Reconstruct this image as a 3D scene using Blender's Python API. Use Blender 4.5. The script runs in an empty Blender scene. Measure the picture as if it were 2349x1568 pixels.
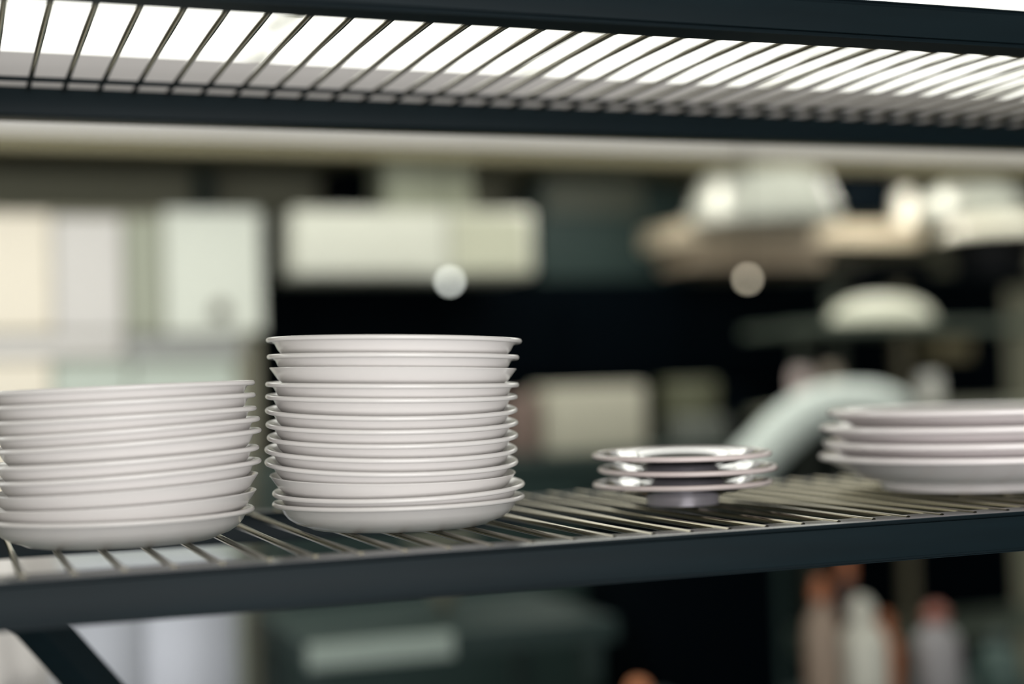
import bpy, bmesh, math, random
from mathutils import Vector, Matrix, Quaternion
random.seed(7)
scn = bpy.context.scene
C = scn.collection
PI = math.pi
S = 0.035            # metres per shelf unit (one wire spacing)
CAMZ = 1.45
FPX, YAW, PITCH, ROLL = 3501.75, -0.354517, 0.0279338, -0.0293173
CX, CY = 1174.5, 784.0

# ------------------------------------------------------------ camera
_f = Vector((-math.sin(YAW)*math.cos(PITCH), math.cos(YAW)*math.cos(PITCH), math.sin(PITCH)))
_r = Vector((math.cos(YAW), math.sin(YAW), 0))
_u = _r.cross(_f)
CR = math.cos(ROLL)*_r + math.sin(ROLL)*_u
CU = math.cos(ROLL)*_u - math.sin(ROLL)*_r
CF = _f
cam_d = bpy.data.cameras.new('camera')
cam = bpy.data.objects.new('camera', cam_d); C.objects.link(cam)
M = Matrix((CR, CU, -CF)).transposed().to_4x4()
M.translation = Vector((0, 0, CAMZ))
cam.matrix_world = M
cam_d.sensor_width = 36; cam_d.lens = FPX/2349*36
cam_d.clip_start = 0.05; cam_d.clip_end = 60
cam_d.dof.use_dof = True
cam_d.dof.focus_distance = 37.9*S
cam_d.dof.aperture_fstop = 1.42
scn.camera = cam

# ------------------------------------------------------------ world, exposure
w = bpy.data.worlds.new('world'); scn.world = w; w.use_nodes = True
w.node_tree.nodes['Background'].inputs[0].default_value = (0.55, 0.75, 0.85, 1)
w.node_tree.nodes['Background'].inputs[1].default_value = 0.10
vs = scn.view_settings
vs.view_transform = 'Standard'; vs.look = 'None'; vs.gamma = 1; vs.use_curve_mapping = False
vs.exposure = 0.0

def area(name, loc, target, sx, sy, power, col):
    l = bpy.data.lights.new(name, 'AREA'); l.shape = 'RECTANGLE'; l.size = sx; l.size_y = sy
    l.energy = power; l.color = col
    o = bpy.data.objects.new(name, l); C.objects.link(o); o.location = loc
    o.rotation_euler = (Vector(target)-Vector(loc)).to_track_quat('-Z', 'Y').to_euler()
    return o
# daylight through the window in the wall behind the camera, and an unseen area light by the left wall
area('daylight_front', (0.12, -2.85, 1.05), (0.7, 1.4, 1.25), 3.2, 1.9, 139, (1.0, 0.98, 0.975))
area('side_area_light', (-1.42, 3.0, 1.8), (2.0, 4.6, 1.3), 1.6, 1.2, 24, (0.98, 1.0, 0.97))

# ------------------------------------------------------------ helpers
def ray(px, py):
    return CF + CR*((px-CX)/FPX) - CU*((py-CY)/FPX)
def at(px, py, Y):                      # world point (metres) where a sight line meets depth Y
    d = ray(px, py); d = d*(Y/d.y); return Vector((d.x, d.y, d.z+CAMZ))
def srgb(c):
    o = []
    for v in c:
        v /= 255
        o.append(v/12.92 if v <= .04045 else ((v+.055)/1.055)**2.4)
    return (*o, 1)
def mat(name, col, rough=.5, metal=0., noise=0., nscale=8., stretch=(1, 1, 1), bump=0., emit=None, estr=0., coat=0., spec=.5):
    m = bpy.data.materials.new(name); m.use_nodes = True
    nt = m.node_tree; b = nt.nodes['Principled BSDF']
    c = srgb(col)
    b.inputs['Base Color'].default_value = c
    b.inputs['Roughness'].default_value = rough; b.inputs['Metallic'].default_value = metal
    b.inputs['Specular IOR Level'].default_value = spec
    b.inputs['Coat Weight'].default_value = coat; b.inputs['Coat Roughness'].default_value = .05
    if noise or bump:
        tc = nt.nodes.new('ShaderNodeTexCoord'); mp = nt.nodes.new('ShaderNodeMapping')
        mp.inputs['Scale'].default_value = stretch
        n = nt.nodes.new('ShaderNodeTexNoise'); n.inputs['Scale'].default_value = nscale; n.inputs['Detail'].default_value = 4
        nt.links.new(tc.outputs['Object'], mp.inputs[0]); nt.links.new(mp.outputs[0], n.inputs['Vector'])
        if noise:
            r = nt.nodes.new('ShaderNodeValToRGB')
            r.color_ramp.elements[0].position = .3; r.color_ramp.elements[1].position = .7
            r.color_ramp.elements[0].color = tuple(v*(1-noise) for v in c[:3])+(1,)
            r.color_ramp.elements[1].color = tuple(min(1, v*(1+noise)) for v in c[:3])+(1,)
            nt.links.new(n.outputs['Fac'], r.inputs[0]); nt.links.new(r.outputs[0], b.inputs['Base Color'])
        if bump:
            bp = nt.nodes.new('ShaderNodeBump'); bp.inputs['Strength'].default_value = bump; bp.inputs['Distance'].default_value = .002
            nt.links.new(n.outputs['Fac'], bp.inputs['Height']); nt.links.new(bp.outputs[0], b.inputs['Normal'])
    if emit:
        b.inputs['Emission Color'].default_value = srgb(emit); b.inputs['Emission Strength'].default_value = estr
    return m
def meshobj(name, bm, m, parent=None, smooth=False):
    me = bpy.data.meshes.new(name); bm.normal_update(); bm.to_mesh(me); bm.free()
    if smooth:
        for p in me.polygons: p.use_smooth = True
        try: me.set_sharp_from_angle(angle=math.radians(40))
        except Exception: pass
    me.materials.append(m)
    o = bpy.data.objects.new(name, me); C.objects.link(o)
    if parent: o.parent = parent
    return o
def tag(o, label, cat, group=None):
    o['label'] = label; o['category'] = cat
    if group: o['group'] = group
    return o
def empty(name, loc, label, cat, group=None, rot=(0, 0, 0)):
    o = bpy.data.objects.new(name, None); C.objects.link(o); o.location = loc; o.rotation_euler = rot
    return tag(o, label, cat, group)
def struct(name, bm, m):
    o = meshobj(name, bm, m); o['kind'] = 'structure'; return o
def bx(bm, lo, hi, bev=0.):
    lo, hi = Vector(lo), Vector(hi)
    r = bmesh.ops.create_cube(bm, size=1)
    vs_ = r['verts']
    bmesh.ops.scale(bm, vec=hi-lo, verts=vs_); bmesh.ops.translate(bm, vec=(lo+hi)/2, verts=vs_)
    if bev > 0:
        es = list({e for v in vs_ for e in v.link_edges})
        bmesh.ops.bevel(bm, geom=es, offset=bev, segments=3, profile=.5, affect='EDGES')
    return bm
def box(lo, hi, bev=0.): return bx(bmesh.new(), lo, hi, bev)
def lathe(prof, n=96, bm=None, org=(0, 0, 0), closed=False):
    bm = bm or bmesh.new(); rings = []
    ox, oy, oz = org
    for r, z in prof:
        if r < 1e-6: rings.append([bm.verts.new((ox, oy, oz+z))])
        else: rings.append([bm.verts.new((ox+r*math.cos(2*PI*k/n), oy+r*math.sin(2*PI*k/n), oz+z)) for k in range(n)])
    prs = list(zip(rings, rings[1:])) + ([(rings[-1], rings[0])] if closed else [])
    for a, b in prs:
        for k in range(n):
            k2 = (k+1) % n
            if len(a) == 1 and len(b) == 1: continue
            if len(a) == 1: bm.faces.new((a[0], b[k], b[k2]))
            elif len(b) == 1: bm.faces.new((a[k], b[0], a[k2]))
            else: bm.faces.new((a[k], b[k], b[k2], a[k2]))
    bmesh.ops.recalc_face_normals(bm, faces=bm.faces)
    return bm
def tubepath(pts, rad, n=12, bm=None, cap=True):
    bm = bm or bmesh.new(); pts = [Vector(p) for p in pts]; rings = []
    up = None
    for i, p in enumerate(pts):
        t = (pts[min(i+1, len(pts)-1)]-pts[max(i-1, 0)]).normalized()
        if up is None:
            up = Vector((0, 0, 1)) if abs(t.z) < .9 else Vector((0, 1, 0))
        a = t.cross(up).normalized(); up = a.cross(t).normalized()
        r = rad[i] if isinstance(rad, (list, tuple)) else rad
        rings.append([bm.verts.new(p+a*r*math.cos(2*PI*k/n)+up*r*math.sin(2*PI*k/n)) for k in range(n)])
    for a, b in zip(rings, rings[1:]):
        for k in range(n): bm.faces.new((a[k], b[k], b[(k+1) % n], a[(k+1) % n]))
    if cap: bm.faces.new(rings[0]); bm.faces.new(rings[-1])
    bmesh.ops.recalc_face_normals(bm, faces=bm.faces)
    return bm

# ------------------------------------------------------------ materials
FRAME = mat('dark_powder_coat', (14, 27, 32), .48, 0., spec=.12, noise=.12, nscale=5, stretch=(1, 14, 14))
CAPM = mat('frame_coat_lit_top', (30, 42, 48), .22, 0., spec=.9)  # same frame paint, lighter and glossier: light on the top put into it
WIRE = mat('nickel_wire', (122, 116, 97), .15, 1.)
CHINA = mat('white_china', (238, 235, 233), .22, 0., spec=.5, coat=.15)
PLATTER = mat('warm_white_china', (246, 240, 240), .18, 0., coat=.3)
SAUCER = mat('polished_steel', (176, 176, 178), .06, 1.)
STEEL = mat('brushed_steel', (205, 208, 200), .38, .55, noise=.06, nscale=12, stretch=(1, 1, 12))
STEELD = mat('dull_steel', (130, 128, 112), .45, .4, noise=.08, nscale=6)
BLACK = mat('black_enamel', (1, 5, 9), .6, 0., spec=.02)
DTEAL = mat('dark_green_grey_metal', (38, 54, 52), .5, .1, spec=.25)
OLIVE = mat('olive_taupe_paint', (104, 104, 86), .7)

# ------------------------------------------------------------ room shell
XL, XR, YF_, YB_, ZC = -1.5, 7.0, -3.0, 6.0, 2.55
FLOORM = mat('floor_tile', (92, 100, 98), .45, noise=.2, nscale=3)
WALLM = mat('wall_taupe_paint', (142, 142, 122), .75, noise=.05, nscale=2)
WALLW = mat('wall_pale_paint', (190, 188, 178), .8, noise=.03, nscale=2)
CEILM = mat('ceiling_white_paint', (232, 230, 222), .85, noise=.02, nscale=2)
struct('floor', box((XL, YF_, -.1), (XR, YB_, 0)), FLOORM)
struct('ceiling', box((XL-.1, YF_-.1, ZC), (XR+.1, YB_+.1, ZC+.1)), CEILM)
struct('wall_back', box((XL-.1, YB_, -.1), (XR+.1, YB_+.1, ZC)), WALLM)
struct('wall_right', box((XR, YF_, -.1), (XR+.1, YB_, ZC)), WALLW)
struct('wall_left', box((XL-.1, YF_, -.1), (XL, YB_, ZC)), WALLW)
bm = bmesh.new()
bx(bm, (XL, YF_-.1, -.1), (XR, YF_, .08)); bx(bm, (XL, YF_-.1, 2.3), (XR, YF_, ZC))
bx(bm, (XL, YF_-.1, .08), (-1.49, YF_, 2.3)); bx(bm, (1.8, YF_-.1, .08), (XR, YF_, 2.3))
struct('wall_front', bm, WALLW)
bm = bmesh.new()
for x in (-1.49, .13, 1.74): bx(bm, (x, YF_-.08, .08), (x+.06, YF_-.02, 2.3))
for z in (.08, 2.24): bx(bm, (-1.49, YF_-.08, z), (1.8, YF_-.02, z+.06))
struct('window_1', bm, CEILM)

# ceiling light panels: a run of square luminous panels in front of the hood
LFR = mat('light_panel_frame', (225, 224, 210), .5)
LDF = mat('light_panel_diffuser', (240, 240, 230), .6, emit=(254, 254, 246), estr=2.4)
def light_panel(x, y, sx, sy, label):
    t = empty('ceiling_light', (x, y, ZC), label, 'ceiling light', 'square light panels in the ceiling')
    bm = bmesh.new(); h = .02
    for a in (-1, 1):
        bx(bm, (a*sx/2-.012, -sy/2, -h), (a*sx/2+.012, sy/2, 0)); bx(bm, (-sx/2, a*sy/2-.012, -h), (sx/2, a*sy/2+.012, 0))
    meshobj('frame', bm, LFR, t)
    meshobj('diffuser', box((-sx/2+.014, -sy/2+.014, -.015), (sx/2-.014, sy/2-.014, -.003)), LDF, t)
    return t
NL = ['leftmost', 'second from left', 'third from left', 'fourth from left', 'fifth from left', 'sixth from left', 'rightmost']
for k in range(7):
    light_panel(-.45+k*.62*1.5, 4.66, .90, .56, 'bright white ceiling light panel by the hood, %s of its row' % NL[k])
for k in range(7):
    light_panel(-.45+k*.62*1.5, 4.04, .90, .56, 'bright ceiling light panel in the middle row, %s of its row' % NL[k])

for k in range(7):
    light_panel(-.45+k*.62*1.5, 3.42, .90, .56, 'bright ceiling light panel in the nearest row, %s' % NL[k])

# ------------------------------------------------------------ the rack
rack = empty('storage_rack', (.8, .8*0+1.4, 0), 'dark grey metal rack with open wire shelves holding the stacked white plates', 'shelf rack')
RO = Vector((.8, 1.4, 0))
def R_(p): return Vector(p)-RO
YF0, YF1, YB0, YB1 = 31.9*S, 32.95*S, 46.4*S, 47.5*S
X0, X1 = -3.2*S, 42.5*S
wire_mesh = None
def shelf(ztop, zwire, h, desc):
    # front rail: a flat face set between fine grooves, under a thin cap
    bm = bx(bmesh.new(), R_((X0, YF0+.005, ztop-h)), R_((X1, YF1, ztop-.0009)))
    bx(bm, R_((X0, YF0, ztop-h+.0034)), R_((X1, YF0+.0049, ztop-.0042)), .0006)
    bx(bm, R_((X0, YF0+.0035, ztop-h)), R_((X1, YF0+.0049, ztop-h+.0008)))
    fr = meshobj('shelf', bm, FRAME, rack, True)
    meshobj('rail_cap', box(R_((X0, YF0-.0004, ztop-.0008)), R_((X1, YF1, ztop)), .0003), CAPM, fr, True)
    fr['label'] = desc
    meshobj('back_rail', box(R_((X0, YB0, ztop-h)), R_((X1, YB1, ztop-.003)), .0022), FRAME, fr, True)
    for xx in (X0, X1-1.05*S):
        meshobj('end_rail', box(R_((xx, YF1+.0005, ztop-h)), R_((xx+1.05*S, YB0-.0005, ztop)), .0015), FRAME, fr, True)
    rw = .080*S
    # lengthwise support wires
    for yy in (45.0*S,):
        if yy > 44*S: zz = zwire-.0*S
        else: zz = zwire-2*rw
        meshobj('support_wire', tubepath([R_((X0+1.0*S, yy, zz)), R_((X1-1.0*S, yy, zz))], rw*.95, 10), FRAME, fr, True)
    global wire_mesh
    if wire_mesh is None:
        pts = [(0, YF0+.45*S, 0), (0, YB0+.002, 0)]
        b = tubepath(pts, rw, 14)
        first = meshobj('wire', b, WIRE, fr, True); wire_mesh = first.data
    else: first = None
    for i in range(-3, 41):
        x = (1.345+i)*S
        if first: o = first; first = None
        else:
            o = bpy.data.objects.new('wire', wire_mesh); C.objects.link(o); o.parent = fr
        o.location = R_((x, 0, zwire))
    return fr
Z_LO = CAMZ-3.575*S; ZW_LO = CAMZ-3.62*S
shelf(Z_LO, ZW_LO-.0*S, 1.02*S, 'lower shelf carrying the plate stacks')
shelf(CAMZ+9.2*S, CAMZ+9.04*S, .94*S, 'empty upper shelf seen from below')
for n_, zt in (('bottom_shelf', .25),):
    shelf(zt, zt-.003, 1.02*S, 'bottom shelf')
bs = meshobj('back_strip', box(R_((X0, YB1+.001, CAMZ+8.9*S)), R_((X1, YB1+.006, CAMZ+10.42*S)), .0008), mat('pale_grey_plastic_strip', (205, 202, 200), .5), rack)
bs['label'] = 'pale grey strip along the back of the upper shelf'
for xx in (X0-1.05*S, X1):
    for yy in (YF0, YB0):
        meshobj('post', box(R_((xx, yy, 0)), R_((xx+1.05*S, yy+1.05*S, 2.15)), .002), FRAME, rack, True)
# diagonal brace under the lower shelf, along the back
a = at(60, 1400, YB1+.02); b_ = at(420, 1800, YB1+.02)
d = (b_-a); a2 = a-d*.06; e2 = a+d*((.24-a.z)/d.z)
bm = tubepath([R_(a2), R_(e2)], .024, 4)
meshobj('brace', bm, FRAME, rack)

# ------------------------------------------------------------ plates
def prof_rolled():
    P = [(0, -.60), (1.9, -.60), (2.02, -.665), (2.28, -.665), (2.42, -.60), (2.66, -.52), (2.84, -.40), (2.96, -.26), (3.03, -.12), (3.10, -.065)]
    for k in range(9):                         # rolled lip
        an = -PI*.62+k*(PI*1.35)/8
        P.append((3.185+.062*math.cos(an), -.02+.062*math.sin(an)))
    P += [(3.04, -.02), (2.95, -.12), (2.87, -.26), (2.74, -.38), (2.58, -.46), (2.35, -.50), (0, -.50)]
    return P
def prof_plain():
    return [(0, -.60), (1.9, -.60), (2.02, -.665), (2.28, -.665), (2.42, -.60), (2.66, -.52), (2.84, -.42), (2.99, -.30), (3.12, -.12), (3.20, -.015),
            (3.195, 0), (3.15, 0), (3.04, -.12), (2.90, -.28), (2.76, -.39), (2.58, -.46), (2.35, -.50), (0, -.50)]
def sc(P, k=S): return [(r*k, z*k) for r, z in P]
def plate_mesh(prof, name, m, n=128):
    o = meshobj(name, lathe(sc(prof), n), m, None, True); return o
pr = plate_mesh(prof_rolled(), 'dinner_plate', CHINA); pp = plate_mesh(prof_plain(), 'dinner_plate', CHINA)
used = {'r': False, 'p': False}
def place_plate(kind, center, xdir, R, label, group, lean=0.):
    src = pr if kind == 'r' else pp
    if used[kind]: o = src.copy(); C.objects.link(o)
    else: o = src; used[kind] = True
    xd = xdir.normalized(); zd = (Vector((0, 0, 1))-xd*xd.z).normalized(); yd = zd.cross(xd)
    rq = Quaternion(xd, lean); zd = rq @ zd; yd = rq @ yd
    m3 = Matrix((xd, yd, zd)).transposed()
    q = m3.to_quaternion() @ Quaternion((0, 0, 1), random.uniform(0, 6))
    o.rotation_mode = 'QUATERNION'; o.rotation_quaternion = q
    o.location = center; k = R/(3.247*S); o.scale = (k, k, 1)
    tag(o, label, 'plate', group)
    return o
ORD = ['topmost', 'second from the top', 'third from the top', 'fourth from the top', 'fifth from the top', 'sixth from the top', 'seventh from the top',
       'eighth from the top', 'ninth from the top', 'tenth from the top', 'third from the bottom', 'second from the bottom', 'bottommost']
CAMP = Vector((0, 0, CAMZ))
def from_tips(xl, yl, xr, yr, Dc, Rn=3.247*S):
    Dt = math.sqrt(Dc*Dc-Rn*Rn)
    PL = ray(xl, yl).normalized()*Dt; PR = ray(xr, yr).normalized()*Dt
    mid = (PL+PR)/2; cen = mid*(Dc/(Dc-Rn*Rn/Dc))
    R = (PR-PL).length/2/math.sqrt(1-(Rn/Dc)**2)
    return CAMP+cen, PR-PL, R
tall = [(610, 779, 1197, 781), (612, 817, 1191, 818), (614, 843, 1188.6, 845), (608.5, 879, 1191, 880), (608.5, 907, 1187.5, 907), (607.8, 938, 1187.5, 936),
        (609, 970, 1189, 965), (612, 1000, 1189, 994), (606.6, 1027, 1187.5, 1025), (606.6, 1056, 1189, 1054), (614, 1088, 1187, 1080), (624, 1130, 1204, 1106), (624, 1157, 1204, 1136)]
BASEZ = ZW_LO+.084*S+.665*S+.0004
for i, t in enumerate(tall):
    c, xd, R = from_tips(*t, 39.85*S)
    kind = 'p' if i in (2, 10) else 'r'
    if i == 12: c.z = BASEZ; xd.z = 0
    if i == 11: c.z = max(c.z, BASEZ+.30*S)
    lab = {2: 'plain-lipped white plate in the tall centre stack, third from the top', 10: 'plain-lipped deep white plate in the tall centre stack, third from the bottom',
           12: 'white plate at the bottom of the tall centre stack, resting on the wires'}.get(i, 'white rolled-rim plate in the tall centre stack, %s' % ORD[i])
    place_plate(kind, c, xd, R, lab, 'white plates in the tall centre stack', math.asin([0, 0, 1, 5, 8, 17, 15, 16, 17, 17, 9, 10, 0][i]*.01045/3.25))
left = [(585, 875, -1.0), (587, 903, -1.3), (589, 933, -1.6), (597, 957, -2.4), (600, 983, -2.6), (595, 1022, -2.2), (600, 1052, -2.5), (597, 1082, -2.4), (593, 1119, -1.6), (585, 1174, 0)]
ORL = ORD[:7]+['third from the bottom', 'second from the bottom', 'bottommost']
for i, (xr, yr, ang) in enumerate(left):
    Dc = 38.9*S; Rn = 3.247*S; Dt = math.sqrt(Dc*Dc-Rn*Rn)
    PR = ray(xr, yr).normalized()*Dt
    # direction from the right tip to the left tip, in the plane square to the sight line of the centre
    cd = ray(xr-304, yr+8).normalized(); side = cd.cross(Vector((0, 0, 1))).normalized()
    th = math.radians(-ang); xd = side*math.cos(th)+Vector((0, 0, 1))*math.sin(th)
    hw = Rn*math.sqrt(1-(Rn/Dc)**2)
    mid = PR-xd*hw; cen = mid*(Dc/(Dc-Rn*Rn/Dc)); c = CAMP+cen
    if i == 9: c.z = BASEZ
    kind = 'p' if i in (7, 8) else 'r'
    lab = 'white plate at the bottom of the leaning left stack, resting on the wires' if i == 9 else \
        ('plain-lipped' if kind == 'p' else 'rolled-rim')+' white plate in the leaning left stack, %s' % ORL[i]
    place_plate(kind, c, xd, Rn, lab, 'white plates in the left stack')

# saucers
SP = [(0, -.36), (.98, -.36), (1.5, -.26), (2.0, -.14), (2.32, -.05), (2.43, -.045), (2.47, -.0), (2.43, .045), (2.33, .035),
      (2.0, -.045), (1.45, -.17), (1.30, -.25), (1.05, -.27), (0, -.27)]
CREAM = mat('saucer_rim_reflection', (225, 212, 210), .2)  # pinkish reflection on the steel rim put into its colour
FOOTM = mat('foot_lilac_reflection', (170, 165, 173), .3, .3)  # lilac reflection of the plates put into the foot colour
sm = None
bdir = ray(1567, 1165); bz = (ZW_LO+.084*S-CAMZ); base = bdir*(bz/bdir.z); hd = Vector((base.x, base.y, 0)).normalized()
sc_c = Vector((base.x, base.y, 0))+hd*1.0*S
for i, (z, lab) in enumerate(((-3.515+.60, 'shiny grey footed saucer at the bottom of the small stack'), (-3.515+.60+.385, 'shiny grey footed saucer in the middle of the small stack'),
                              (-3.515+.60+.77, 'shiny grey footed saucer on top of the small stack, mirroring the lights'))):
    t = empty('saucer', (sc_c.x+(.006 if i == 1 else 0), sc_c.y, CAMZ+z*S+.0006*(i+1)), lab, 'saucer', 'small shiny saucers stacked beside the tall plates', (math.radians(.8 if i else 0), 0, 0))
    if sm is None:
        b = meshobj('dish', lathe(sc(SP), 128), SAUCER, t, True); sm = b.data
        rr = [(2.44+.085*math.cos(2*PI*k/12), .0+.075*math.sin(2*PI*k/12)) for k in range(12)]
        r_ = meshobj('rim', lathe(sc(rr), 128, closed=True), CREAM, t, True); srm = r_.data; r_['label'] = 'pale rounded rim'
        f3 = meshobj('foot', lathe(sc([(.80, -.355), (.86, -.60), (1.0, -.60), (1.03, -.335), (.98, -.32)]), 96, closed=True), FOOTM, t, True); sfm = f3.data
    else:
        f3 = bpy.data.objects.new('foot', sfm); C.objects.link(f3); f3.parent = t
        b = bpy.data.objects.new('dish', sm); C.objects.link(b); b.parent = t
        r_ = bpy.data.objects.new('rim', srm); C.objects.link(r_); r_.parent = t; r_['label'] = 'pale rounded rim'

# large platters on the right
PP = [(0, -.80), (2.3, -.80), (2.38, -1.0), (2.72, -1.0), (2.78, -.80), (3.3, -.66), (3.85, -.42), (4.25, -.18), (4.5, -.09)]
for k in range(7):
    an = -PI*.5+k*PI/6; P_ = (4.52+.10*math.cos(an), .0+.10*math.sin(an)); PP.append(P_)
PP += [(4.2, .02), (3.8, -.26), (3.25, -.54), (2.75, -.70), (0, -.71)]
bdir = ray(2235, 1133); base = bdir*(bz/bdir.z); hd = Vector((base.x, base.y, 0)).normalized()
pc = Vector((base.x, base.y, 0))+hd*2.7*S
pm = None
for i, (z, lab) in enumerate(((-3.515+1.0, 'large white platter at the bottom of the right stack'), (-3.515+1.38, 'large white platter in the right stack, second from the bottom'),
                              (-3.515+1.84, 'large white platter in the right stack, second from the top'), (-3.515+2.30, 'large white platter on top of the right stack'))):
    if pm is None: o = meshobj('serving_platter', lathe(sc(PP), 128), PLATTER, None, True); pm = o
    else: o = pm.copy(); C.objects.link(o)
    o.location = (pc.x+[0, .006, .002, .012][i], pc.y, CAMZ+z*S+.0005*(i+1))
    tag(o, lab, 'platter', 'large white platters stacked at the right')

# ------------------------------------------------------------ kitchen behind: helpers
def rect(x0, y0, x1, y1, Y):
    c1 = at(x0, (y0+y1)/2, Y); c2 = at(x1, (y0+y1)/2, Y); xm = (x0+x1)/2
    return c1.x, c2.x, at(xm, y1, Y).z, at(xm, y0, Y).z
def pbox(x0, y0, x1, y1, Y, dep, bev=.004, floor=False, z0=None):
    a, b, zl, zh = rect(x0, y0, x1, y1, Y)
    zh = min(zh, zb-.002)
    if floor: zl = 0
    if z0 is not None: zl = z0
    return box((a, Y, zl), (b, Y+dep, zh), bev)
def shift(bm, org):
    bmesh.ops.translate(bm, vec=-Vector(org), verts=bm.verts); return bm

# extraction hood along the back wall
HY = 5.0
zt = ZC; zb = at(1200, 332, HY).z
HOODF = mat('hood_face_steel', (184, 182, 184), .5, .15, noise=.03, nscale=3)
hood = empty('extraction_hood', (3, 5.5, zb), 'long pale steel extraction hood running under the ceiling along the back wall', 'extractor hood')
ho = Vector((3, 5.5, zb))
meshobj('front_panel', shift(box((-1.45, HY, zb), (6.95, HY+.04, zt), .003), ho), HOODF, hood)
zs = zb+.1
meshobj('seam_strip', shift(box((-1.45, HY-.008, zb+.0), (6.95, HY-.001, zs-.0), .001), ho), mat('hood_lower_strip', (180, 178, 180), .5, .15), hood)
meshobj('lip', shift(box((-1.45, HY+.0, zb-.05), (6.95, HY+.10, zb-.001), .003), ho), mat('hood_lip_tan', (122, 116, 90), .5, .2), hood)
meshobj('filter_panel', shift(box((-1.45, HY+.105, zb-.0), (6.95, 5.97, zb+.05), .003), ho), mat('hood_filter', (110, 110, 92), .6, .2, noise=.1, nscale=20, stretch=(8, 1, 1)), hood)

HLM = mat('added_lamp_glass', (240, 238, 225), .5, emit=(255, 246, 225), estr=4)  # lamps added under the hood to brighten the back of the kitchen
for i, (x_, lb) in enumerate(((2.32, 'between the grill box and the bell shade'), (3.42, 'between the two hanging shades'))):
    t = empty('added_hood_lamp', (x_, 5.16, zb-.001), 'added slim lamp hidden under the extraction hood '+lb, 'lamp', 'added slim lamps under the hood')
    meshobj('casing', box((-.3, -.05, -.012), (.3, .05, 0), .002), STEELD, t)
    meshobj('tube', box((-.28, -.035, -.016), (.28, .035, -.0125), .001), HLM, t)
    l = bpy.data.lights.new('added_hood_light', 'AREA'); l.shape = 'RECTANGLE'; l.size = .55; l.size_y = .06; l.energy = 4; l.color = (1, .97, .9)
    lo_ = bpy.data.objects.new('added_hood_light', l); C.objects.link(lo_); lo_.location = (x_, 5.16, zb-.02)
# tall steel cabinet at the left with doors
CY_ = 5.2
a, b, zl, zh = rect(-330, 478, 604, 800, CY_)
cab = empty('tall_cabinet', ((a+b)/2, CY_+.35, 0), 'tall pale steel cabinet standing against the back wall behind the left plates', 'cabinet')
co = Vector(((a+b)/2, CY_+.35, 0))
meshobj('body', shift(box((a, CY_+.03, 0), (b-.02, 5.95, zh), .006), co), STEELD, cab)
DC = {'cream': mat('door_cream_band', (243, 234, 218), .45), 'beige': mat('door_beige_band', (196, 196, 184), .4, .2), 'pale': mat('door_pale_band', (212, 209, 206), .4, .2),  # brushed-steel reflection bands put into the door colours
      'olive': mat('door_olive_band', (160, 164, 148), .4, .3), 'white': mat('door_white_band', (222, 226, 216), .4, .1), 'grey': mat('door_grey_band', (160, 162, 160), .4, .3),
      'green': mat('door_green_band', (186, 196, 186), .4, .2)}
for (x0, x1, y0, y1, m, st, lb) in ((-320, 118, 486, 762, 'cream', 0, 'cream upper door'), (124, 282, 498, 762, 'pale', 0, 'upper door painted with a pale grey reflection'), (288, 372, 498, 762, 'olive', 0, 'narrow panel painted as an olive grey reflection band'),
                            (378, 600, 482, 762, 'white', 0, 'upper door with a painted white reflection and a dark knob'), (-320, 282, 772, 822, 'pale', 0, None), (288, 556, 772, 822, 'grey', 0, 'grey drawer front')):
    p0, p1, q0, q1 = rect(x0, y0, x1, y1, CY_)
    dr = meshobj('door' if y0 < 700 else 'drawer', shift(box((p0, CY_, q0), (p1, CY_+.028, q1), .006), co), DC[m], cab)
    if lb: dr['label'] = lb
    if x0 == 378:
        k = at(505, 712, CY_)
        kb = lathe([(0, -.03), (.022, -.03), (.03, -.012), (.03, 0), (0, 0)], 24)
        bmesh.ops.rotate(kb, matrix=Matrix.Rotation(-PI/2, 3, 'X'), verts=kb.verts)
        bmesh.ops.translate(kb, vec=Vector((k.x, CY_-.001, k.z))-co, verts=kb.verts)
        # knob points to the room
        meshobj('knob', kb, mat('dark_brown_knob', (70, 62, 50), .4), dr, True)
for (x0, x1, m, lb) in ((-320, 118, 'cream', 'cream lower door'), (124, 300, 'green', None), (306, 545, 'green', None)):
    p0, p1, q0, q1 = rect(x0, 832, x1, 1100, CY_)
    dr = meshobj('door', shift(box((p0, CY_, .12), (p1, CY_+.028, q1), .006), co), DC[m], cab)
    if lb: dr['label'] = lb

# pipes hanging from the hood
def drop(name, x0, x1, y1, Y, m, label, cat):
    a, b, zl, zh = rect(x0, 340, x1, y1, Y)
    o = meshobj(name, lathe([(0, 0), ((b-a)/2, 0), ((b-a)/2, zb-.002-zl), (0, zb-.002-zl)], 32), m, None, True)
    o.location = ((a+b)/2, Y, zl); tag(o, label, cat); return o
drop('drain_pipe', 444, 492, 500, 5.86, DTEAL, 'dark green vertical pipe on the wall above the white cabinet door', 'pipe')
o = meshobj('duct', pbox(775, 330, 868, 500, 5.6, .3), BLACK); tag(o, 'black square duct rising behind the long pale steel box', 'duct')

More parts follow.
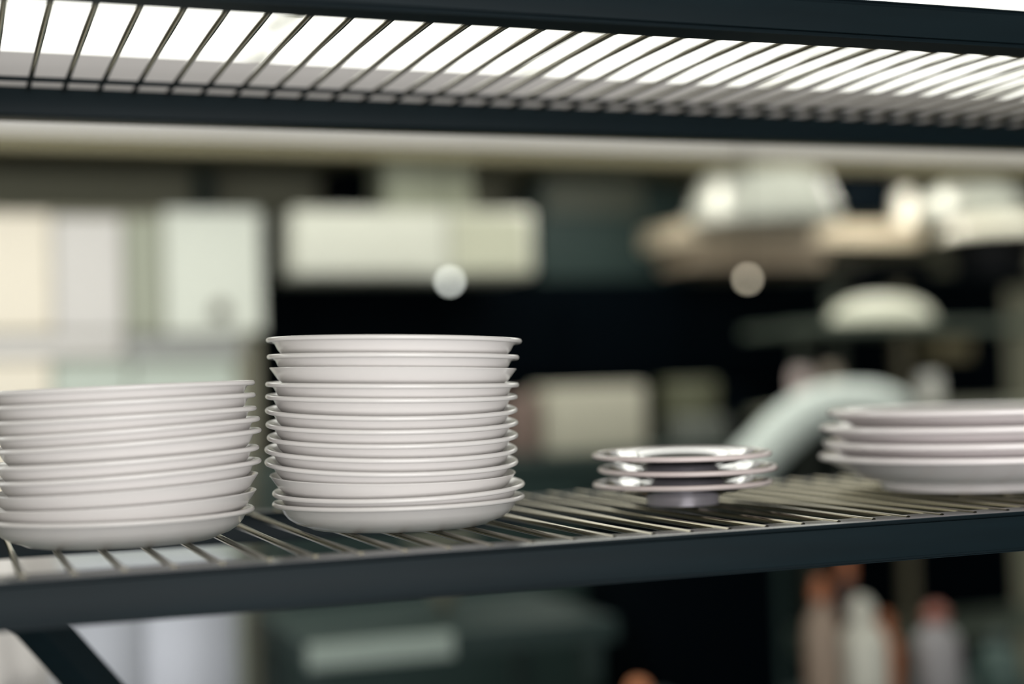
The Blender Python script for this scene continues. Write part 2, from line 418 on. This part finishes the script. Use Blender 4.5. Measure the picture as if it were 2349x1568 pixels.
# black oven bank
a, b, zl, zh = rect(612, 500, 1900, 640, 5.45)
oven = empty('oven_bank', ((a+b)/2, 5.7, 0), 'wide black oven bank against the back wall behind the tall plate stack', 'oven')
oo = Vector(((a+b)/2, 5.7, 0))
a1, b1, z1, z2 = rect(612, 505, 680, 640, 5.45)
meshobj('side_column', shift(box((a1, 5.45, .1), (b1, 5.97, z2), .005), oo), BLACK, oven)
a1, b1, z1, z2 = rect(684, 640, 1900, 900, 5.5)
bm_ = shift(box((a1, 5.5, .1), (b1+.9, 5.97, z2), .005), oo)
meshobj('body', bm_, BLACK, oven)
a1, b1, z1, z2 = rect(1230, 372, 1590, 645, 5.6)
meshobj('flue_cover', shift(box((a1, 5.6, z1), (b1, 5.97, min(z2, zb-.052)), .005), oo), DTEAL, oven)
a1, b1, z1, z2 = rect(1250, 395, 1475, 490, 5.58)
meshobj('vent_panel', shift(box((a1, 5.58, z1), (b1, 5.599, z2), .003), oo), mat('vent_olive', (62, 68, 58), .6), oven)
for i, (x0, x1) in enumerate(((700, 980), (1000, 1280), (1300, 1580), (1600, 1880))):
    a1, b1, z1, z2 = rect(x0, 690, x1, 870, 5.48)
    meshobj('oven_door', shift(box((a1, 5.48, z1), (b1, 5.499, z2), .006), oo), BLACK, oven)

# long pale steel box (salamander grill) with a flue
a, b, zl, zh = rect(672, 480, 1225, 632, 5.1)
gr = empty('salamander_grill', ((a+b)/2, 5.25, zl), 'long pale steel grill box mounted above the black ovens', 'grill')
go = Vector(((a+b)/2, 5.25, zl))
LSTEEL = mat('pale_satin_steel', (214, 215, 202), .45, .1, noise=.04, nscale=2)
meshobj('housing', shift(box((a, 5.1, zl), (b, 5.44, zh), .02), go), LSTEEL, gr, True)
a1, b1, z1, z2 = rect(1040, 492, 1210, 622, 5.09)
p_ = meshobj('faded_end_panel', shift(box((a1, 5.088, z1), (b1, 5.099, z2), .004), go), mat('faded_end_olive', (196, 197, 176), .5, .2), gr); p_['label'] = 'added duller panel painting the fading reflection at the right end'  # added panel; the box's fading reflection is put into its colour
a1, b1, z1, z2 = rect(890, 350, 1085, 480, 5.15)
f_ = meshobj('flue', shift(box((a1, 5.17, zh-.002), (b1, 5.4, zb-.002), .01), go), mat('flue_steel', (158, 162, 142), .45, .2), gr, True)
for xx in (a+.3, b-.1):
    meshobj('bracket', shift(box((xx-.015, 5.44, zh-.1), (xx+.015, 5.99, zh-.07), .002), go), STEELD, gr)

# small round bulbs
BULB = mat('bulb_glass', (240, 240, 235), .3, emit=(235, 240, 232), estr=8)
BULB2 = mat('bulb_glass_dim', (240, 235, 220), .3, emit=(235, 222, 196), estr=5)
def bulb(px, py, Y, m, label, ztop):
    p = at(px, py, Y)
    t = empty('hanging_bulb', (p.x, p.y, ztop), label, 'bulb', 'small round bulbs under the grill and shelf')
    meshobj('cord', tubepath([(0, 0, p.z-ztop+.01), (0, 0, 0)], .003, 8), BLACK, t)
    n = 10; meshobj('glass', lathe([(0, p.z-ztop-.013)]+[(.013*math.sin(PI*k/n), p.z-ztop-.013*math.cos(PI*k/n)) for k in range(1, n)]+[(0, p.z-ztop+.013)], 24), m, t, True)
bulb(1032, 645, 5.05, BULB, 'small glowing round bulb hanging in front of the long pale grill box', zb-.05)
bulb(1715, 640, 4.96, BULB2, 'dim small round bulb hanging below the brownish shelf box at right', ZC)

# bell shades
def shade(px, ytop, ybot, wt, wb, Y, m, label, dome=False):
    zt_, zb_ = min(at(px, ytop, Y).z, zb-.06), at(px, ybot, Y).z; cx = at(px, ybot, Y).x
    k = (at(px+100, ybot, Y).x-at(px, ybot, Y).x)/100
    t = empty('pendant_lamp', (cx, Y, zb_), label, 'pendant lamp', 'steel shades under the hood')
    h = zt_-zb_; rt, rb = wt/2*k, wb/2*k
    if dome: P = [(rb*math.cos(an), h*math.sin(an)) for an in [j*PI/2/10 for j in range(10)]]+[(rt*.15, h)]
    else: P = [(rb, 0), (rb, h*.12), (rb*.94+rt*.06, h*.3), (rt*1.02, h*.95), (rt*.9, h), (.02, h)]
    P = P+[(max(r-.006, .012), z-.004) for r, z in reversed(P)]
    meshobj('shade', lathe(P, 48, closed=True), m, t, True)
    meshobj('stem', tubepath([(0, 0, h-.006), (0, 0, zb-.036-zb_)], .01, 10), BLACK, t)
SH = mat('satin_shade', (168, 170, 160), .4, .3)
shade(1752, 370, 515, 235, 300, 5.18, SH, 'wide pale steel bell shade hanging above the brownish shelf box')
shade(2232, 370, 495, 60, 200, 5.16, SH, 'domed pale steel shade hanging at the far right', True)
o = meshobj('speaker_box', pbox(1922, 340, 2050, 488, 5.3, .2), BLACK)
o.name = 'control_box'; tag(o, 'black square control box between the two hanging steel shades', 'control box')
# white jug by the dome shade
a, b, zl, zh = rect(2062, 420, 2130, 545, 4.95)
# brownish shelf box below the bell shade
TAUPE = mat('taupe_metal', (196, 184, 160), .55, .15)
o = meshobj('wall_shelf', pbox(1560, 512, 2115, 560, 5.25, .74), TAUPE); tag(o, 'brownish metal wall shelf under the bell shade', 'shelf')
shz = at(1800, 512, 5.25).z
o = meshobj('shelf_bin', pbox(1590, 562, 1895, 612, 5.3, .3), mat('taupe_bin', (176, 160, 138), .6)); tag(o, 'taupe bin hung beneath the brownish wall shelf', 'bin')
jug = at(2098, 512, 5.30)
o = meshobj('jug', lathe([(0, 0), (.045, 0), (.055, .03), (.055, .11), (.035, .14), (.038, .155), (0, .15)], 32), mat('white_jug', (240, 238, 225), .25), None, True)
o.location = (jug.x, 5.36, shz+.001); tag(o, 'white jug standing on the right end of the brownish wall shelf', 'jug')

# big inverted pan with cream rim, black pans
def disc_obj(name, px, py, Y, prof, m, label, cat, tilt=(0, 0, 0), group=None, n=48):
    p = at(px, py, Y); o = meshobj(name, lathe(prof, n), m, None, True); o.location = p; o.rotation_euler = tilt; tag(o, label, cat, group); return o
# right-hand counter with overshelves
ST = empty('steel_stand', (at(2250, 1000, 4.7).x, 4.9, 0), 'dark steel shelving stand at the far right holding pans and a cream tray', 'shelving stand')
so = Vector((at(2250, 1000, 4.7).x, 4.9, 0))
xa, xb = at(1826, 700, 4.7).x, at(2500, 700, 4.7).x
z_a = at(2100, 740, 4.7).z; z_b = at(2100, 628, 4.7).z; z_c = at(2200, 925, 4.7).z
DG = mat('dark_stand_metal', (86, 96, 86), .5, .3)
for zz, lb in ((z_a, 'middle'), (z_b, 'top'), (z_c, 'low'), (.5, 'base')):
    meshobj('shelf_board', shift(box((xa if zz != z_b else at(1900, 628, 4.7).x, 4.7, zz-.03), (xb, 5.1, zz), .003), so), BLACK if zz == z_b else DG if zz != z_c else mat('pale_shelf_steel', (160, 160, 140), .4, .3), ST)
for px in (1848, 1925, 2072, 2440):
    x_ = at(px, 800, 4.72).x
    zt_ = z_b-.031 if px > 1900 else z_a-.031
    meshobj('post', shift(box((x_-.02, 4.72, 0), (x_+.02, 4.76, zt_), .002), so), mat('stand_post_%d' % px, (92, 88, 72) if px == 2072 else (60, 66, 58), .5, .3), ST)
BPAN = mat('black_iron', (6, 8, 10), .5, 0, spec=.15)
def pan(px, Y, z, r, h, label, m=BPAN):
    x = at(px, 600, Y).x; t = empty('frying_pan', (x, Y, z+.001), label, 'pan', 'black pans on the stand')
    meshobj('bowl', lathe([(0, 0), (r*.8, 0), (r, h), (r-.006, h), (r*.78, .008), (0, .008)], 48), m, t, True)
    meshobj('handle', tubepath([(-r*.93, 0, h*.6), (-r-.07, 0, h*.65)], .009, 8), m, t, True)
pan(2055, 4.9, z_b, .15, .06, 'black iron frying pan on the stand, nearest the white jug')
pan(2275, 4.95, z_b, .17, .16, 'deep black iron pan on the far right of the stand')
# cream enamel basin upturned on the deep pan
x_ = at(2290, 520, 4.95).x; zz = z_b+.163
o = meshobj('basin', lathe([(.225, 0), (.235, .0), (.235, .012), (.20, .05), (.12, .075), (0, .08), (0, .072), (.11, .066), (.19, .042), (.222, .008)], 64), mat('cream_enamel', (226, 222, 204), .3), None, True)
o.location = (x_, 4.95, zz); tag(o, 'cream enamel basin upturned on the deep black pan', 'basin')
# cream loaf-shaped cover on the middle board
meshobj('shelf_board', shift(box((at(1880, 740, 4.45).x, 4.45, z_a-.03), (at(2160, 740, 4.45).x, 4.699, z_a), .003), so), DG, ST)
a, b, zl, zh = rect(1895, 645, 2142, 738, 4.58)
bm = bmesh.new(); bmesh.ops.create_uvsphere(bm, u_segments=40, v_segments=20, radius=1)
for v in bm.verts:
    v.co.x = math.copysign(abs(v.co.x)**.8, v.co.x); v.co.z = v.co.z*(1 if v.co.z > 0 else .0)
bmesh.ops.scale(bm, vec=((b-a)/2*.93, .10, (zh-z_a)*.62), verts=bm.verts)
o = meshobj('food_cover', bm, mat('cream_plastic', (206, 207, 188), .4), None, True); o.location = ((a+b)/2, 4.575, z_a+.001)
tag(o, 'cream rounded food cover on the middle board of the dark stand', 'food cover')
meshobj('shelf_board', shift(box((at(1790, 740, 4.45).x, 4.45, z_c-.03), (at(2400, 740, 4.45).x, 4.699, z_c), .003), so), mat('pale_shelf_front', (120, 122, 108), .4, .3), ST)
def jar(name, px, Y, z, r, h, m, label, cat='jar', lidm=None, group='jars on the low shelf of the stand'):
    x = at(px, 850, Y).x
    if lidm:
        t = empty(name, (x, Y, z+.001), label, cat, group)
        meshobj('body', lathe([(0, 0), (r*.95, 0), (r, .01), (r, h*.7), (r*.6, h*.85), (r*.6, h*.9), (0, h*.9)], 32), m, t, True)
        meshobj('lid', lathe([(0, h*.9), (r*.66, h*.9), (r*.66, h), (0, h)], 32), lidm, t, True)
    else:
        o = meshobj(name, lathe([(0, 0), (r*.9, 0), (r, .01), (r, h*.85), (r*.8, h), (0, h)], 32), m, None, True); o.location = (x, Y, z+.001); tag(o, label, cat, group)
PINK = mat('pinkish_grey_glaze', (196, 180, 176), .4); BEIGE = mat('beige_plastic', (166, 160, 142), .5)
jar('jar', 1838, 4.56, z_c, .035, .14, PINK, 'pinkish grey jar on the low shelf at the left end of the dark stand')
jar('jar', 1905, 4.56, z_c, .03, .15, mat('taupe_glaze', (160, 148, 134), .4), 'slim taupe jar just right of the pinkish grey jar')
jar('canister', 2130, 4.56, z_c, .04, .11, mat('pale_canister', (206, 206, 198), .35), 'pale round canister under the cream cover', 'canister')
jar('canister', 2010, 4.56, z_c, .05, .05, BEIGE, 'low beige canister on the low shelf of the stand', 'canister')
o = meshobj('steel_pan_box', pbox(2150, 775, 2230, 822, 4.9, .15), mat('olive_tin', (134, 126, 98), .5)); o.name = 'tin'
bb = o; tag(o, 'olive tin hanging under the middle board at far right', 'tin')

# central prep counter: dark body, pass shelf and boxes on it
zc_ = at(1300, 1035, 4.9).z
ctr = empty('prep_counter', (at(1100, 1100, 4.9).x, 4.9, 0), 'dark green-grey prep counter standing in front of the black ovens', 'counter')
cto = Vector((at(1100, 1100, 4.9).x, 4.9, 0))
xa, xb = at(615, 1050, 4.9).x, at(1738, 1050, 4.9).x
meshobj('body', shift(box((xa, 4.72, .1), (xb, 5.15, zc_-.03), .004), cto), DTEAL, ctr)
meshobj('worktop', shift(box((xa-.01, 4.7, zc_-.03), (xb+.01, 5.17, zc_), .004), cto), mat('worktop_green_grey', (50, 64, 60), .5, .1), ctr)
def cbox(name, x0, x1, y0, Y, dep, m, label, cat, bev=.01):
    a1, b1, z1, z2 = rect(x0, y0, x1, 1000, Y)
    o = meshobj(name, box((a1, Y, zc_+.001), (b1, Y+dep, z2), bev), m, None, True); tag(o, label, cat)
cbox('storage_box', 1262, 1482, 885, 4.78, .2, mat('beige_card', (178, 175, 158), .7), 'beige storage box on the counter beside the tall plate stack', 'box')
cbox('storage_box', 1175, 1240, 905, 4.84, .12, mat('brown_card', (118, 100, 92), .7), 'smaller brownish box left of the beige box on the counter', 'box')
cbox('food_container', 1562, 1672, 958, 4.76, .14, mat('grey_plastic', (100, 104, 98), .5), 'low grey food container on the counter behind the saucers', 'container')
cbox('food_container', 1548, 1650, 872, 4.93, .14, mat('olive_plastic', (90, 92, 72), .5), 'olive food container standing behind the low grey one', 'container')
cbox('upright_box', 1688, 1748, 890, 4.78, .14, BLACK, 'black upright box at the right end of the counter', 'box')

# near worktable seen under the lower shelf
TY = 3.3
zt_ = at(850, 1468, TY).z
tb = empty('worktable', (at(850, 1500, TY).x, TY+.3, 0), 'low steel worktable with a pale front edge seen under the lower shelf', 'table')
to = Vector((at(850, 1500, TY).x, TY+.3, 0))
xa, xb = at(705, 1500, TY).x, at(1425, 1500, TY).x
zb2 = at(850, 1522, TY).z
meshobj('table_top', shift(box((xa, TY+.012, zb2), (xb, TY+.6, zt_), .002), to), DTEAL, tb)
ed = meshobj('edge_rail', shift(box((xa, TY-.01, zb2), (at(1040, 1500, TY).x, TY+.0115, zt_+.001), .004), to), mat('table_edge_steel', (150, 164, 156), .45, .2), tb); ed['label'] = 'pale steel front edge'
for px in (740, 1380):
    x_ = at(px, 1500, TY).x
    for yy in (TY+.04, TY+.52):
        meshobj('leg', shift(box((x_-.02, yy, 0), (x_+.02, yy+.04, zb2-.001), .002), to), DTEAL, tb)
meshobj('lower_shelf', shift(box((xa+.03, TY+.05, .25), (xb-.03, TY+.55, .28), .003), to), DTEAL, tb)
cn = meshobj('steel_funnel', lathe([(.0, 0), (.012, 0), (.045, .07), (.09, .2), (.084, .2), (.04, .07), (0, .02)], 32), mat('funnel_steel', (120, 122, 108), .4, .4), None, True)
p = at(1020, 1460, TY+.3); cn.location = (p.x, TY+.3, zt_+.001); tag(cn, 'small steel funnel standing on the worktable', 'funnel')
# pale floor cabinet bottom-left
FC = mat('pale_lilac_steel', (172, 176, 184), .4, .3, noise=.05, nscale=2)
a, b, zl, zh = rect(110, 1300, 545, 1500, 3.6)
fc = empty('low_cabinet', ((a+b)/2, 3.8, 0), 'pale lilac-grey low steel cabinet under the left end of the rack shelf', 'cabinet')
fo = Vector(((a+b)/2, 3.8, 0))
meshobj('body', shift(box((a, 3.62, .05), (b, 4.1, zh), .01), fo), FC, fc, True)
for (x0, x1) in ((116, 322), (330, 540)):
    a1, b1, _, _ = rect(x0, 1400, x1, 1500, 3.6)
    meshobj('door', shift(box((a1, 3.6, .1), (b1, 3.618, zh-.02), .005), fo), FC, fc, True)
# white crumpled bag at the far left
bm = bmesh.new(); bmesh.ops.create_icosphere(bm, subdivisions=4, radius=1)
for v in bm.verts:
    n_ = v.co.normalized(); kx = 1+.12*math.sin(7*n_.x+3*n_.z)+.1*math.sin(9*n_.y-5*n_.z); v.co = Vector((n_.x*.075*kx, n_.y*.07*kx, max(n_.z, -.75)*.17*kx))
# stand for it
z_s = at(45, 1620, 3.0).z
st2 = empty('stool', (at(45, 1600, 3.0).x, 3.0, 0), 'small dark stool under the white bag at the lower left', 'stool')
meshobj('seat', box((-.13, -.13, z_s-.03), (.13, .13, z_s), .006), DTEAL, st2)
for i in (-1, 1):
    for j in (-1, 1): meshobj('leg', box((i*.11-.012, j*.11-.012, 0), (i*.11+.012, j*.11+.012, z_s-.031), .002), DTEAL, st2)
o = meshobj('paper_bag', bm, mat('white_paper', (222, 218, 214), .7), None, True); zmin = min(v.co.z for v in o.data.vertices)
o.location = (at(45, 1600, 3.0).x, 3.0, z_s+.001-zmin); tag(o, 'crumpled white paper bag at the lower left edge', 'bag')

# dark cupboard in the lower middle-right
a, b, zl, zh = rect(1480, 1130, 1790, 1500, 3.4)
dk = empty('dark_cupboard', ((a+b)/2, 3.6, 0), 'black cupboard below the saucers, right of the worktable', 'cupboard')
do = Vector(((a+b)/2, 3.6, 0))
meshobj('body', shift(box((a, 3.42, .05), (b, 3.8, zh), .01), do), BLACK, dk, True)
meshobj('door', shift(box((a+.01, 3.4, .1), (b-.01, 3.418, zh-.02), .005), do), BLACK, dk, True)

# pale curved pipe rising behind the saucers, on top of the black cupboard
pts = []
ctl = [(1660, 1135), (1700, 1090), (1745, 1040), (1800, 985), (1850, 948), (1900, 930), (1960, 926), (2030, 930), (2075, 936)]
PY = 3.98
for i, (px, py) in enumerate(ctl): pts.append(at(px, py, PY))
def catmull(P, n=6):
    out = []
    for i in range(len(P)-1):
        p0, p1, p2, p3 = P[max(i-1, 0)], P[i], P[i+1], P[min(i+2, len(P)-1)]
        for k in range(n):
            t = k/n; out.append(.5*((2*p1)+(p2-p0)*t+(2*p0-5*p1+4*p2-p3)*t*t+(-p0+3*p1-3*p2+p3)*t**3))
    out.append(P[-1]); return out
# the pipe drops on below the shelf to a floor flange
low = [Vector((pts[0].x-.03, PY, pts[0].z-.10)), Vector((pts[0].x-.04, PY, pts[0].z-.30)), Vector((pts[0].x-.04, PY, .01))]
path = catmull(list(reversed(low))+pts)
PALE = mat('pale_grey_green_plastic', (204, 214, 208), .5)
rads = [.066]*len(path)
for k in range(8): rads[-1-k] = .040+.0033*k
hose = meshobj('bent_pipe', tubepath(path, rads, 24), PALE, None, True); tag(hose, 'thick pale grey bent pipe curving up between the saucers and the right platters', 'pipe')

# steel trolley at the lower right with bottles and tubs
Y3 = 3.3
z3 = at(2060, 1610, Y3).z
tr = empty('trolley', (at(2080, 1600, Y3).x, Y3+.1, 0), 'low dark steel trolley carrying the white and orange bottles', 'trolley')
tro = Vector((at(2080, 1600, Y3).x, Y3+.1, 0))
xa, xb = at(1868, 1600, Y3).x, at(2420, 1600, Y3).x
meshobj('tray', shift(box((xa, Y3-.08, z3-.025), (xb, Y3+.28, z3), .004), tro), DTEAL, tr)
for x_ in (xa+.02, xb-.02):
    for yy in (Y3-.06, Y3+.26): meshobj('leg', shift(box((x_-.012, yy-.012, 0), (x_+.012, yy+.012, z3-.026), .002), tro), DTEAL, tr)
OR = mat('orange_plastic', (160, 96, 60), .45); WH = mat('milky_plastic', (206, 206, 194), .45); TN = mat('tan_plastic', (150, 132, 116), .5); RD = mat('pinkish_red_plastic', (150, 92, 78), .5)
def bottle(px, Y, r, h, bm_, lm, label, name='bottle'):
    x = at(px, 1500, Y).x; t = empty(name, (x, Y, z3+.001), label, 'bottle', 'bottles on the low trolley')
    meshobj('body', lathe([(0, 0), (r*.9, 0), (r, .012), (r, h*.55), (r*.85, h*.68), (r*.42, h*.78), (r*.40, h*.82), (0, h*.82)], 32), bm_, t, True)
    meshobj('cap', lathe([(0, h*.82), (r*.5, h*.82), (r*.5, h*.92), (r*.22, h), (0, h)], 32), lm, t, True)
bottle(1980, 3.30, .062, .27, WH, WH, 'large milky white bottle in the middle of the trolley')
bottle(2032, 3.36, .040, .215, OR, OR, 'orange bottle just right of the large milky bottle')
bottle(2150, 3.30, .060, .235, mat('grey_lilac_plastic', (150, 148, 150), .5), RD, 'grey bottle with a reddish cap right of the orange bottle')
bottle(1888, 3.30, .045, .33, TN, OR, 'tall tan bottle with an orange cap at the left end of the trolley')
bottle(1948, 3.40, .036, .37, mat('dark_brown_glass', (60, 40, 34), .3), OR, 'slim dark bottle with an orange top behind the milky bottle')
bottle(2290, 3.30, .055, .15, mat('green_grey_tub', (70, 92, 86), .5), DTEAL, 'short green-grey bottle at the right end of the trolley')
# small orange fruit on the worktable's right part, in front of the cupboard
z_f = at(1465, 1574, 3.1).z-.013
st3 = empty('crate', (at(1465, 1600, 3.1).x, 3.1, 0), 'dark crate below the black cupboard holding an orange', 'crate')
hh = z_f-.03
for nm, lo, hi in (('side_panel', (-.1, -.08, 0), (-.09, .08, hh)), ('side_panel', (.09, -.08, 0), (.1, .08, hh)), ('front_panel', (-.089, -.08, 0), (.089, -.07, hh)), ('back_panel', (-.089, .07, 0), (.089, .08, hh)), ('top_panel', (-.1, -.08, hh+.0005), (.1, .08, hh+.011))):
    meshobj(nm, box(lo, hi, .002), DTEAL, st3)
bm = bmesh.new(); bmesh.ops.create_uvsphere(bm, u_segments=32, v_segments=16, radius=.024)
o = meshobj('orange', bm, mat('orange_peel', (214, 138, 92), .5, bump=.3, nscale=80), None, True); o.location = (at(1465, 1600, 3.1).x, 3.1, hh+.011+.024)
tag(o, 'small orange on the dark crate at the bottom edge of the picture', 'fruit')
